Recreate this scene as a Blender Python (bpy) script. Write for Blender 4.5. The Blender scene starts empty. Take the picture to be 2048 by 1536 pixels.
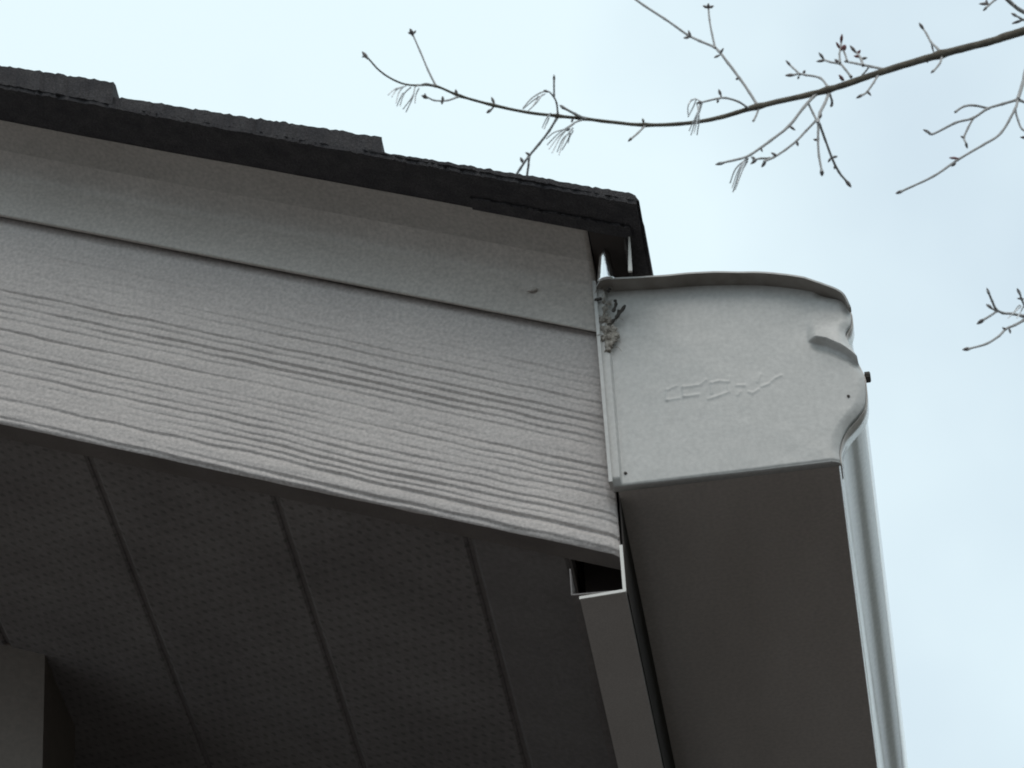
import bpy, bmesh, math, random
import numpy as np
from mathutils import Vector, Matrix, noise

random.seed(7)
rng = np.random.RandomState(11)
scene = bpy.context.scene
COL = scene.collection
H = 3.000            # height of the gutter's bottom edge above the ground (m)
SL = 0.4069          # roof slope (rise / run)
ANG = math.atan(SL)

# ------------------------------------------------------------------ camera
cam_d = bpy.data.cameras.new("camera")
cam = bpy.data.objects.new("camera", cam_d)
COL.objects.link(cam)
FPX = 8000.0         # focal length in photo pixels (photo is 2048 wide)
RC = Matrix(((0.98918011, -0.1229145, -0.080092),
             (0.13773751, 0.59014209, 0.79546256),
             (-0.05050822, -0.79788742, 0.60068676)))
CP = Vector((0.141163, -1.968077, -1.399751 + H))
right = Vector((RC[0][0], RC[1][0], RC[2][0])); down = Vector((RC[0][1], RC[1][1], RC[2][1])); fwd = Vector((RC[0][2], RC[1][2], RC[2][2]))
M = Matrix.Identity(4)
for i in range(3):
    M[i][0] = right[i]; M[i][1] = -down[i]; M[i][2] = -fwd[i]; M[i][3] = CP[i]
cam.matrix_world = M
cam_d.sensor_width = 36; cam_d.lens = FPX / 2048 * 36
cam_d.dof.use_dof = True; cam_d.dof.focus_distance = 2.45; cam_d.dof.aperture_fstop = 95
cam_d.clip_start = 0.05; cam_d.clip_end = 2000
scene.camera = cam

# ------------------------------------------------------------------ sky and sun
SUN_EL, SUN_AZ = math.radians(61), math.radians(165)      # behind the camera, veiled by cloud
w = bpy.data.worlds.new("World"); scene.world = w; w.use_nodes = True
nt = w.node_tree; nt.nodes.clear()
out = nt.nodes.new("ShaderNodeOutputWorld"); bg = nt.nodes.new("ShaderNodeBackground")
sky = nt.nodes.new("ShaderNodeTexSky"); sky.sky_type = 'NISHITA'; sky.sun_disc = False
sky.sun_elevation = SUN_EL; sky.sun_rotation = SUN_AZ
sky.air_density = 1.0; sky.dust_density = 2.0
tc = nt.nodes.new("ShaderNodeTexCoord")
nz = nt.nodes.new("ShaderNodeTexNoise"); nz.inputs["Scale"].default_value = 4.2; nz.inputs["Detail"].default_value = 5; nz.inputs["Roughness"].default_value = .45
mp = nt.nodes.new("ShaderNodeMapping"); mp.inputs["Location"].default_value = (1.3, 0.6, 2.1)
cr = nt.nodes.new("ShaderNodeValToRGB")
cr.color_ramp.elements[0].position = .38; cr.color_ramp.elements[0].color = (6.3, 7.6, 8.6, 1)
cr.color_ramp.elements[1].position = .59; cr.color_ramp.elements[1].color = (8.4, 9.95, 10.5, 1)
mx = nt.nodes.new("ShaderNodeMix"); mx.data_type = 'RGBA'; mx.inputs[0].default_value = .96   # cloud cover
nt.links.new(tc.outputs["Generated"], mp.inputs[0]); nt.links.new(mp.outputs[0], nz.inputs["Vector"])
nt.links.new(nz.outputs[0], cr.inputs[0])
nt.links.new(sky.outputs[0], mx.inputs[6]); nt.links.new(cr.outputs[0], mx.inputs[7])
nt.links.new(mx.outputs[2], bg.inputs[0]); bg.inputs[1].default_value = 0.1
nt.links.new(bg.outputs[0], out.inputs[0])
sd = bpy.data.lights.new("sun", 'SUN'); sd.energy = 1.08; sd.angle = math.radians(60); sd.color = (1, .88, .78)
so = bpy.data.objects.new("sun", sd); COL.objects.link(so)
sdir = Vector((math.sin(SUN_AZ) * math.cos(SUN_EL), math.cos(SUN_AZ) * math.cos(SUN_EL), math.sin(SUN_EL)))
so.rotation_euler = sdir.to_track_quat('Z', 'Y').to_euler(); so.location = (0, 0, 12)
vs = scene.view_settings
vs.view_transform = 'Standard'; vs.look = 'None'; vs.gamma = 1; vs.exposure = 0; vs.use_curve_mapping = False
scene.cycles.max_bounces = 8; scene.cycles.diffuse_bounces = 5
scene.cycles.filter_width = 1.9

# ------------------------------------------------------------------ materials
def mat(name, c1, c2=None, scale=40, rough=.6, bump=0., bscale=400, detail=4, spec=.5, metal=0., grain=0., gscale=900, stretch=(1, 1, 1), coat=0.):
    m = bpy.data.materials.new(name); m.use_nodes = True
    t = m.node_tree; b = t.nodes["Principled BSDF"]
    b.inputs["Roughness"].default_value = rough; b.inputs["Metallic"].default_value = metal
    b.inputs["Specular IOR Level"].default_value = spec
    b.inputs["Coat Weight"].default_value = coat; b.inputs["Coat Roughness"].default_value = .08
    tc = t.nodes.new("ShaderNodeTexCoord"); mp = t.nodes.new("ShaderNodeMapping"); mp.inputs["Scale"].default_value = stretch
    t.links.new(tc.outputs["Object"], mp.inputs[0])
    n = t.nodes.new("ShaderNodeTexNoise"); n.inputs["Scale"].default_value = scale; n.inputs["Detail"].default_value = detail
    t.links.new(mp.outputs[0], n.inputs["Vector"])
    r = t.nodes.new("ShaderNodeValToRGB")
    r.color_ramp.elements[0].position = .3; r.color_ramp.elements[1].position = .7
    r.color_ramp.elements[0].color = (*c1, 1); r.color_ramp.elements[1].color = (*(c2 or c1), 1)
    t.links.new(n.outputs[0], r.inputs[0])
    col = r.outputs[0]
    if grain:
        g = t.nodes.new("ShaderNodeTexNoise"); g.inputs["Scale"].default_value = gscale; g.inputs["Detail"].default_value = 2
        t.links.new(tc.outputs["Object"], g.inputs["Vector"])
        mr = t.nodes.new("ShaderNodeMapRange"); mr.inputs[1].default_value = .3; mr.inputs[2].default_value = .7
        mr.inputs[3].default_value = 1 - grain; mr.inputs[4].default_value = 1 + grain
        t.links.new(g.outputs[0], mr.inputs[0])
        mm = t.nodes.new("ShaderNodeMix"); mm.data_type = 'RGBA'; mm.blend_type = 'MULTIPLY'; mm.inputs[0].default_value = 1
        t.links.new(col, mm.inputs[6]); t.links.new(mr.outputs[0], mm.inputs[7]); col = mm.outputs[2]
    t.links.new(col, b.inputs["Base Color"])
    if bump:
        bn = t.nodes.new("ShaderNodeTexNoise"); bn.inputs["Scale"].default_value = bscale; bn.inputs["Detail"].default_value = 3
        t.links.new(mp.outputs[0], bn.inputs["Vector"])
        bb = t.nodes.new("ShaderNodeBump"); bb.inputs["Strength"].default_value = bump; bb.inputs["Distance"].default_value = .001
        t.links.new(bn.outputs[0], bb.inputs["Height"]); t.links.new(bb.outputs[0], b.inputs["Normal"])
    return m

MAT = dict(
    board=mat("painted_board", (.51, .46, .435), (.56, .505, .475), 25, .6, .5, 500, grain=.15, gscale=430),
    trim=mat("painted_metal_trim", (.49, .446, .405), (.55, .50, .455), 18, .5, .3, 300, grain=.13, gscale=420),
    cap=mat("painted_cap", (.525, .512, .487), (.56, .545, .52), 90, .36, .12, 300, grain=.075, gscale=330, detail=7),
    gutter=mat("painted_gutter", (.50, .445, .40), (.66, .60, .55), 14, .25, .05, 120, spec=.6, coat=.8, detail=8, grain=.08, gscale=380, stretch=(1, .25, 1)),
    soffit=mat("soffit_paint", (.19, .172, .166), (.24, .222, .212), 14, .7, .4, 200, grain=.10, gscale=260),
    fascia=mat("fascia_metal", (.58, .54, .51), (.64, .60, .57), 20, .9, .2, 200, spec=.2, grain=.08),
    bright=mat("bare_cut_metal", (.72, .69, .64), (.8, .77, .72), 60, .4),
    white=mat("bright_zinc", (.93, .93, .92), (.97, .97, .96), 80, .16, .05, 600, metal=1.),
    shingle=mat("asphalt_shingle", (.032, .029, .032), (.058, .053, .054), 90, .9, .8, 900, grain=.35, gscale=700),
    timber=mat("rough_timber", (.16, .11, .075), (.22, .155, .105), 30, .8, .5, 200),
    siding=mat("siding_paint", (.175, .142, .118), (.215, .178, .15), 12, .7, .3, 200, grain=.08, gscale=260),
    ground=mat("lawn_soil", (.070, .063, .063), (.118, .108, .107), 3, .95, 0, detail=8),
    bark=mat("bark", (.075, .062, .045), (.14, .12, .09), 60, .9, .8, 300),
    twig=mat("twig_bark", (.33, .32, .31), (.44, .43, .42), 90, .85, .5, 500),
    bud=mat("bud_scale", (.17, .15, .145), (.25, .22, .21), 120, .7),
    redbud=mat("red_bud_scale", (.17, .06, .065), (.24, .10, .10), 120, .7),
    tassel=mat("dry_tassel", (.74, .74, .74), (.82, .82, .82), 120, .9),
    dirt=mat("dried_dirt", (.24, .205, .17), (.46, .42, .37), 260, .95, 1., 500, grain=.3, gscale=700),
    shade_dark=mat("fascia_shade_dark", (.05, .042, .038), (.075, .065, .06), 20, .9, .2, 200, spec=.1),  # dark colour in place of shade around the fascia, void and drip edge
    flange_shade=mat("flange_shade_paint", (.22, .195, .17), (.36, .33, .30), 70, .7, .2, 300, spec=.3, detail=8),  # darker cap colour, stands in for shade beneath the flange
    underside=mat("shaded_trim_underside", (.415, .378, .343), (.475, .435, .395), 25, .8, .3, 200, spec=.3, grain=.12, gscale=400),  # darker trim colour, stands in for shade below the shingle overhang
    dark_edge=mat("dark_lower_edge", (.16, .14, .128), (.215, .19, .175), 30, .9, .4, 300, spec=.2),
    leaf=mat("evergreen_leaf", (.018, .03, .014), (.04, .06, .028), 6, .6),
    speck=mat("dark_speck", (.05, .045, .04), (.07, .06, .05), 50, .9),
)

def perforate(m, pitch=.0085, r=.0017):
    """rows of small punched holes in the soffit sheet"""
    t = m.node_tree; b = t.nodes["Principled BSDF"]; src = b.inputs["Base Color"].links[0].from_socket
    tc = t.nodes.new("ShaderNodeTexCoord"); mp = t.nodes.new("ShaderNodeMapping"); mp.inputs["Rotation"].default_value = (0, 0, math.radians(38))
    mp.inputs["Scale"].default_value = (1 / pitch, 1 / pitch, 0)
    fr = t.nodes.new("ShaderNodeVectorMath"); fr.operation = 'FRACTION'
    sb = t.nodes.new("ShaderNodeVectorMath"); sb.operation = 'SUBTRACT'; sb.inputs[1].default_value = (.5, .5, 0)
    ln = t.nodes.new("ShaderNodeVectorMath"); ln.operation = 'LENGTH'
    mr = t.nodes.new("ShaderNodeMapRange"); mr.inputs[1].default_value = r / pitch * .8; mr.inputs[2].default_value = r / pitch * 1.2; mr.inputs[3].default_value = .7; mr.inputs[4].default_value = 1
    mm = t.nodes.new("ShaderNodeMix"); mm.data_type = 'RGBA'; mm.blend_type = 'MULTIPLY'; mm.inputs[0].default_value = 1
    t.links.new(tc.outputs["Object"], mp.inputs[0]); t.links.new(mp.outputs[0], fr.inputs[0]); t.links.new(fr.outputs[0], sb.inputs[0])
    t.links.new(sb.outputs[0], ln.inputs[0]); t.links.new(ln.outputs["Value"], mr.inputs[0])
    t.links.new(src, mm.inputs[6]); t.links.new(mr.outputs[0], mm.inputs[7]); t.links.new(mm.outputs[2], b.inputs["Base Color"])
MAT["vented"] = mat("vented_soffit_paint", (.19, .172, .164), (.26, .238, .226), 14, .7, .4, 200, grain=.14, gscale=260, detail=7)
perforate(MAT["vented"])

# ------------------------------------------------------------------ helpers
def mesh_obj(name, verts, faces, m, parent=None, smooth=False):
    """verts are in house coordinates (z measured from the gutter's bottom edge)."""
    me = bpy.data.meshes.new(name)
    off = parent_loc(parent)
    vv = np.asarray(verts, dtype=float) + np.array([-off[0], -off[1], H - off[2]])
    me.from_pydata([tuple(v) for v in vv], [], [tuple(int(i) for i in f) for f in faces])
    me.materials.append(MAT[m])
    if smooth:
        me.polygons.foreach_set("use_smooth", [True] * len(me.polygons))
    me.update()
    o = bpy.data.objects.new(name, me); COL.objects.link(o)
    if parent is not None: o.parent = parent
    return o
def parent_loc(p):
    v = Vector((0, 0, 0))
    while p is not None:
        v = v + p.location; p = p.parent
    return v
def empty(name, loc, label, cat, group=None):
    o = bpy.data.objects.new(name, None); COL.objects.link(o); o.location = loc
    o["label"] = label; o["category"] = cat
    if group: o["group"] = group
    return o
def fix_normals(o):
    bm = bmesh.new(); bm.from_mesh(o.data); bmesh.ops.recalc_face_normals(bm, faces=bm.faces); bm.to_mesh(o.data); bm.free()
def prism_y(name, prof, y0, y1, m, parent, smooth=False, ny=1):
    """closed polygon prof [(x,z)] extruded from y0 to y1"""
    n = len(prof); v = []
    ys = [y0 + (y1 - y0) * k / ny for k in range(ny + 1)]
    for y in ys: v += [(x, y, z) for x, z in prof]
    f = []
    for k in range(ny):
        for i in range(n):
            j = (i + 1) % n; f.append((k * n + i, k * n + j, (k + 1) * n + j, (k + 1) * n + i))
    f.append(tuple(range(n))); f.append(tuple(ny * n + i for i in reversed(range(n))))
    o = mesh_obj(name, v, f, m, parent, smooth); fix_normals(o); return o
def box(name, x0, x1, y0, y1, z0, z1, m, parent):
    return prism_y(name, [(x0, z0), (x1, z0), (x1, z1), (x0, z1)], y0, y1, m, parent)
def slope_bar(name, x0, x1, h0, h1, y0, y1, m, parent):
    """bar that follows the roof slope; h = z + SL*x; plumb ends"""
    return prism_y(name, [(x0, h0 - SL * x0), (x1, h0 - SL * x1), (x1, h1 - SL * x1), (x0, h1 - SL * x0)], y0, y1, m, parent)
def catmull(P, n=6):
    P = [np.array(p, float) for p in P]
    if len(P) < 3: return [P[0] + (P[1] - P[0]) * k / n for k in range(n + 1)]
    Q = [2 * P[0] - P[1]] + P + [2 * P[-1] - P[-2]]; o = []
    for i in range(1, len(Q) - 2):
        a, b, c, d = Q[i - 1:i + 3]
        for k in range(n):
            t = k / n
            o.append(.5 * (2 * b + (c - a) * t + (2 * a - 5 * b + 4 * c - d) * t * t + (3 * b - a - 3 * c + d) * t ** 3))
    o.append(P[-1]); return o
def tube_data(P, R, seg=7, wob=0.):
    P = [Vector(p) for p in P]; v = []; f = []
    up = Vector((.31, .2, .93))
    for i, p in enumerate(P):
        d = (P[min(i + 1, len(P) - 1)] - P[max(i - 1, 0)]).normalized()
        a = d.cross(up).normalized(); b = d.cross(a)
        for k in range(seg):
            an = 2 * math.pi * k / seg
            r = R[i] * (1 + wob * noise.noise((p + a * math.cos(an) * .05 + b * math.sin(an) * .05) * 45))
            v.append(tuple(p + (a * math.cos(an) + b * math.sin(an)) * r))
    for i in range(len(P) - 1):
        for k in range(seg):
            j = (k + 1) % seg
            f.append((i * seg + k, i * seg + j, (i + 1) * seg + j, (i + 1) * seg + k))
    f.append(tuple(range(seg))); f.append(tuple((len(P) - 1) * seg + k for k in reversed(range(seg))))
    return v, f
def join_data(parts):
    V = []; F = []
    for v, f in parts:
        o = len(V); V += list(v); F += [tuple(i + o for i in q) for q in f]
    return V, F
def smooth_noise(x, y, sx, sy, seed):
    """vectorised value noise"""
    r = np.random.RandomState(seed); T = r.rand(64, 64)
    u = np.asarray(x) * sx; v = np.asarray(y) * sy
    i = np.floor(u).astype(int); j = np.floor(v).astype(int); fu = u - i; fv = v - j
    fu = fu * fu * (3 - 2 * fu); fv = fv * fv * (3 - 2 * fv)
    g = lambda a, b: T[a % 64, b % 64]
    return (g(i, j) * (1 - fu) * (1 - fv) + g(i + 1, j) * fu * (1 - fv) + g(i, j + 1) * (1 - fu) * fv + g(i + 1, j + 1) * fu * fv) * 2 - 1

# ------------------------------------------------------------------ ground
def ground():
    n = 60; v = []; f = []
    c = np.sign(np.linspace(-1, 1, n)) * (np.abs(np.linspace(-1, 1, n)) ** 3) * 400
    for y in c:
        for x in c: v.append((x, y, .03 * noise.noise(Vector((x * .2, y * .2, 0))) - H - .03))
    for j in range(n - 1):
        for i in range(n - 1): f.append((j * n + i, j * n + i + 1, (j + 1) * n + i + 1, (j + 1) * n + i))
    g = mesh_obj("ground", v, f, "ground"); g["kind"] = "structure"
ground()

# ------------------------------------------------------------------ evergreens out of view on the right, added to darken gutter reflections
def unseen_hedge():
    root = empty("unseen_hedge", (4.3, 3.0, 0), "tall dark evergreen row, out of view, added to darken gutter reflections", "unseen_hedge")
    V = []; F = []; nu, nv = 60, 26
    for j in range(nu + 1):
        y = -9 + 26 * j / nu
        for i in range(nv + 1):
            a = math.pi * i / nv
            p = Vector((4.3 - .8 * math.copysign(abs(math.cos(a)) ** .5, math.cos(a)), y, -H + 3.5 * max(0, math.sin(a)) ** .45))
            q = 1 + .0 * a; n_ = noise.noise(p * 1.3) * .22 + noise.noise(p * 4) * .1
            V.append((p.x - math.cos(a) * n_, p.y, p.z + math.sin(a) * n_))
    for j in range(nu):
        for i in range(nv): k = j * (nv + 1) + i; F.append((k, k + 1, k + nv + 2, k + nv + 1))
    mesh_obj("foliage_core", V, F, "leaf", root)
    LV = []; LF = []
    for k in range(9000):
        v = Vector(V[random.randrange(len(V))]) + Vector((random.gauss(0, .08), random.gauss(0, .25), random.gauss(0, .1)))
        d1 = Vector((random.gauss(0, 1), random.gauss(0, 1), random.gauss(0, 1))).normalized(); d2 = d1.orthogonal().normalized()
        o = len(LV); LV += [v - d1 * .06, v + d2 * .025, v + d1 * .06, v - d2 * .025]; LF.append((o, o + 1, o + 2, o + 3))
    fo = mesh_obj("foliage", LV, LF, "leaf", root); fo["kind"] = "stuff"
    for k in range(7): 
        v, f = tube_data([(4.3, -7 + 3.6 * k, -H), (4.32, -7 + 3.6 * k, -H + 1), (4.28, -7 + 3.6 * k, -H + 3)], [.07, .055, .03], 8); mesh_obj("stem", v, f, "bark", root, True)
unseen_hedge()

# ------------------------------------------------------------------ house
WX, WY = -.432, .317            # wall corner
RX = -3.6                      # ridge
YB = 6.0                       # far end
house = empty("house", (WX, WY, 0), "house corner with grey rake board, dark shingle roof edge and shaded soffit", "house")
SOF = -.036                    # underside of soffit (h)
# walls
LX = 2 * RX - WX
wall = mesh_obj("wall", [(LX, WY + .02, -H), (WX - .02, WY + .02, -H), (WX - .02, WY + .02, SOF + .01 - SL * WX), (RX, WY + .02, SOF + .01 - SL * RX), (LX, WY + .02, SOF + .01 - SL * WX)] +
                [(LX, YB, -H), (WX - .02, YB, -H), (WX - .02, YB, SOF + .01 - SL * WX), (RX, YB, SOF + .01 - SL * RX), (LX, YB, SOF + .01 - SL * WX)],
                [(0, 1, 2, 3, 4), (9, 8, 7, 6, 5), (0, 5, 6, 1), (1, 6, 7, 2), (2, 7, 8, 3), (3, 8, 9, 4), (4, 9, 5, 0)], "siding", house)
ztop = SOF + .004 - SL * WX
for k in range(18):
    z0 = -H + .1 + k * .152; z1 = z0 + .16
    if z0 > ztop: break
    zt = min(z1, ztop)
    mesh_obj("siding_board", [(LX, WY, z0), (WX - .07, WY, z0), (WX - .07, WY + .014, zt), (LX, WY + .014, zt),
                              (LX, WY + .02, z0), (WX - .07, WY + .02, z0), (WX - .07, WY + .02, zt), (LX, WY + .02, zt)],
             [(0, 1, 2, 3), (0, 4, 5, 1), (1, 5, 6, 2), (3, 2, 6, 7), (0, 3, 7, 4)], "siding", wall)
    mesh_obj("siding_board", [(WX, WY + .09, z0), (WX, YB, z0), (WX - .014, YB, zt), (WX - .014, WY + .09, zt),
                              (WX - .02, WY + .09, z0), (WX - .02, YB, z0), (WX - .02, YB, zt), (WX - .02, WY + .09, zt)],
             [(0, 1, 2, 3), (0, 4, 5, 1), (1, 5, 6, 2), (3, 2, 6, 7), (0, 3, 7, 4)], "siding", wall)
box("corner_board", WX - .09, WX + .006, WY - .006, WY + .0195, -H + .05, ztop + .03, "siding", wall)
box("corner_board", WX - .0195, WX + .0055, WY + .0198, WY + .09, -H + .05, ztop - .001, "siding", wall)

# rake board: embossed wood grain as real relief
def rake_board():
    hb, ht = -.0406, .1258
    xs = np.concatenate([np.linspace(-.70, .0007, 480), ])
    tn = 290
    th = np.linspace(0, 1, tn)
    X, T = np.meshgrid(xs, th); hgt = (ht - hb)
    s = -X / math.cos(ANG); t = T * hgt * math.cos(ANG)      # metres along / across the board
    warp = .0010 * smooth_noise(s, t, 3.4, 7, 1) + .0007 * smooth_noise(s, t, 13, 26, 2) + .0006 * smooth_noise(s, t, 45, 60, 3)
    # a swirl of grain low on the board
    warp += .0020 * np.exp(-((s - .165) / .035) ** 2 - ((t - .030) / .016) ** 2) - .0014 * np.exp(-((s - .225) / .05) ** 2 - ((t - .020) / .014) ** 2)
    tp = t + warp - s * .012
    Y = np.zeros_like(X)
    pos = -.008; i = 0
    while pos < .17:
        fade = np.clip((.165 - pos) / .085, .26, 1)
        strong = (.70 + .45 * rng.rand()) * fade
        wdt = .00045 + .0003 * rng.rand()
        along = np.clip(.60 + .80 * smooth_noise(s, t * 0 + i * 3.7, 5.5, 1, 20 + i) + .30 * smooth_noise(s, t * 0 + i * 1.7, 38, 1, 60 + i), 0, 1.25)
        d = tp - pos
        g = np.exp(-(np.where(d > 0, d / wdt, d / (wdt * 3.2))) ** 2)     # sharp upper wall, long lower ramp
        Y += .0014 * strong * along * g
        i += 1; pos += .0042 + .0024 * rng.rand() + (.0035 if rng.rand() < .12 else 0)
    Y += .00022 * smooth_noise(s, t, 60, 420, 5) + .00006 * smooth_noise(s, t, 400, 900, 6)
    Y += .0025 * np.clip(1 - t / .0035, 0, 1) ** 2          # eased lower edge
    Y += .0025 * np.clip(1 - s / .006, 0, 1) ** 2
    Z = hb + T * hgt - SL * X
    n = len(xs); V = np.stack([X.ravel(), .012 + Y.ravel(), Z.ravel()], 1)
    F = []
    for j in range(tn - 1):
        b = j * n
        F += [(b + i, b + i + 1, b + n + i + 1, b + n + i) for i in range(n - 1)]
    V = V.tolist(); o0 = len(V)
    # sides and back
    bk = [(xs[0], .031, hb - SL * xs[0]), (xs[-1], .031, hb - SL * xs[-1]), (xs[-1], .031, ht - SL * xs[-1]), (xs[0], .031, ht - SL * xs[0])]
    V += bk
    F.append(tuple([o0] + [i for i in range(n)][::1] + [o0 + 1])[::-1])
    F.append(tuple([o0 + 1] + [j * n + n - 1 for j in range(tn)] + [o0 + 2])[::-1])
    F.append(tuple([o0 + 2] + [(tn - 1) * n + i for i in reversed(range(n))] + [o0 + 3])[::-1])
    F.append((o0, o0 + 1, o0 + 2, o0 + 3))
    o = mesh_obj("rake_board", V, F, "board", house, True)
    for p in list(o.data.polygons)[-4:]: p.use_smooth = False
    o.data.materials.append(MAT["dark_edge"]); o.data.polygons[len(o.data.polygons) - 4].material_index = 1      # darker lower edge
    # continues past the picture up to the ridge
    slope_bar("rake_board", RX, -.7005, hb, ht, .0122, .031, "board", house)
    return o
rake_board()
# smooth metal trim above, 6 mm proud
def rake_trim():
    hb = .1228; xs = np.linspace(-.8, -.0005, 220)
    prof = [(.006, h) for h in np.linspace(hb, .1540, 14)] + [(.006 - .040 * (1 - math.cos(q)) ** .9, .1540 + .0190 * math.sin(q)) for q in np.linspace(.12, math.pi / 2, 18)]
    V = []; F = []
    for y0, h in prof:
        for x in xs:
            y = y0 + .0007 * float(smooth_noise(x + 5, h, 7, 16, 31)) + .00025 * float(smooth_noise(x + 5, h, 34, 50, 32))
            y += .0016 * math.exp(-((x + .043) / .005) ** 2 - ((h - .146) / .004) ** 2)
            V.append((x, y, h - SL * x))
    n = len(xs); m_ = len(prof); ht = .1731
    for j in range(m_ - 1):
        for i in range(n - 1): F.append((j * n + i, j * n + i + 1, (j + 1) * n + i + 1, (j + 1) * n + i))
    # thin folded sheet: a narrow hem, then a hollow behind it
    o0 = len(V); hc = hb + .022
    for yy, hh in ((.0074, hb), (.0074, hc), (.0117, hc), (.0117, ht)):
        V += [(xs[0], yy, hh - SL * xs[0]), (xs[-1], yy, hh - SL * xs[-1])]
    F.append(tuple([o0] + list(range(n)) + [o0 + 1])[::-1])
    F += [(o0, o0 + 1, o0 + 3, o0 + 2), (o0 + 2, o0 + 3, o0 + 5, o0 + 4)]
    F.append(tuple([o0 + 5, o0 + 3, o0 + 1] + [j * n + n - 1 for j in range(m_)] + [o0 + 7])[::-1])
    F.append((o0 + 4, o0 + 5, o0 + 7, o0 + 6))
    o = mesh_obj("rake_trim", V, F, "trim", house, True)
    for p in list(o.data.polygons)[-5:]: p.use_smooth = False
    o.data.materials.append(MAT["underside"])            # darker strip that paints in the shade under the shingles
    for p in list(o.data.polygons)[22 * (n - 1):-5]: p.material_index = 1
    slope_bar("rake_trim", RX, -.8005, hb, ht, .0062, .0118, "trim", house)
    # a nail dimple near the gutter
    bm = bmesh.new(); bmesh.ops.create_uvsphere(bm, u_segments=10, v_segments=6, radius=.0028)
    for v in bm.verts: v.co = Vector((v.co.x * 1.3, v.co.y * .45, v.co.z * .6))
    me = bpy.data.meshes.new("nail"); bm.to_mesh(me); bm.free(); me.materials.append(MAT["trim"])
    nl = bpy.data.objects.new("nail", me); COL.objects.link(nl); nl.parent = o
    nl.location = Vector((-.041, .0052, .146 + SL * .041 + H)) - parent_loc(o)
rake_trim()

# soffit boards running parallel to the eave, open joints between
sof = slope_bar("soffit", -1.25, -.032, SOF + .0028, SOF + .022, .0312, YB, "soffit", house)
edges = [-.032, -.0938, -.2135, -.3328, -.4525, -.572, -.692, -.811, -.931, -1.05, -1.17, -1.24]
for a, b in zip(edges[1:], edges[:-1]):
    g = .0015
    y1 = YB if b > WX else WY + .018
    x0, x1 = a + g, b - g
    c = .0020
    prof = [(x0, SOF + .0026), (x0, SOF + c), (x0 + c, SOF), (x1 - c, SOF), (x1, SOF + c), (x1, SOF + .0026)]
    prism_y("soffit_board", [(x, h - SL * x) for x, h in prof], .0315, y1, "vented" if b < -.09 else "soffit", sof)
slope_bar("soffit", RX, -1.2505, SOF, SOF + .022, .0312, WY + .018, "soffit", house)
# rake channel: narrow return under the board
# eave fascia
fas = box("eave_fascia", -.027, -.0008, .075, YB, -.0655, .140, "shade_dark", house)
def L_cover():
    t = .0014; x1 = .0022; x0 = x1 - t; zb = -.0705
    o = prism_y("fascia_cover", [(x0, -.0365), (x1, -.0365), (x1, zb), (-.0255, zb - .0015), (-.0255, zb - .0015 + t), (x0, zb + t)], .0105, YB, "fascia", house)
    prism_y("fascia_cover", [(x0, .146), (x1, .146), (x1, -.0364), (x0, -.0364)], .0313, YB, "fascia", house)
    box("fascia_shade_sheet", x1 + .0002, x1 + .0010, .014, YB, -.0690, .140, "shade_dark", house)  # thin dark sheet standing in for the shade below the gutter
    # bare sheared end of the folded sheet
    prism_y("cut_edge", [(x0 - .0003, -.0368), (x1 + .0003, -.0368), (x1 + .0003, zb), (x1 - .0008, zb - .0003), (-.0258, zb - .0017), (-.0258, zb + t - .0012), (x0 - .0003, zb + t + .0002)], .0092, .0104, "bright", o)
    prism_y("soffit_channel", [(-.0308, -.0475), (-.0300, -.0475), (-.0300, -.0658), (-.0050, -.0668), (-.0050, -.0676), (-.0308, -.0666)], .0125, YB, "soffit", o)
L_cover()
# roof deck
deck = mesh_obj("roof_deck", [(x, y, h - SL * x) for y in (.012, YB) for x, h in ((RX, .1580), (-.001, .1580), (-.001, .1730), (RX, .1730))],
                [(0, 1, 2, 3), (7, 6, 5, 4), (0, 4, 5, 1), (1, 5, 6, 2), (2, 6, 7, 3), (3, 7, 4, 0)], "timber", house)
# far slope of the roof
mesh_obj("roof_slope", [(x, y, (.162 + d) - SL * (2 * RX - x)) for y in (-.02, YB) for x, d in ((2 * RX, -.01), (RX, -.01), (RX, .015), (2 * RX, .015))],
         [(0, 1, 2, 3), (7, 6, 5, 4), (0, 4, 5, 1), (1, 5, 6, 2), (2, 6, 7, 3), (3, 7, 4, 0)], "shingle", house)

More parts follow.
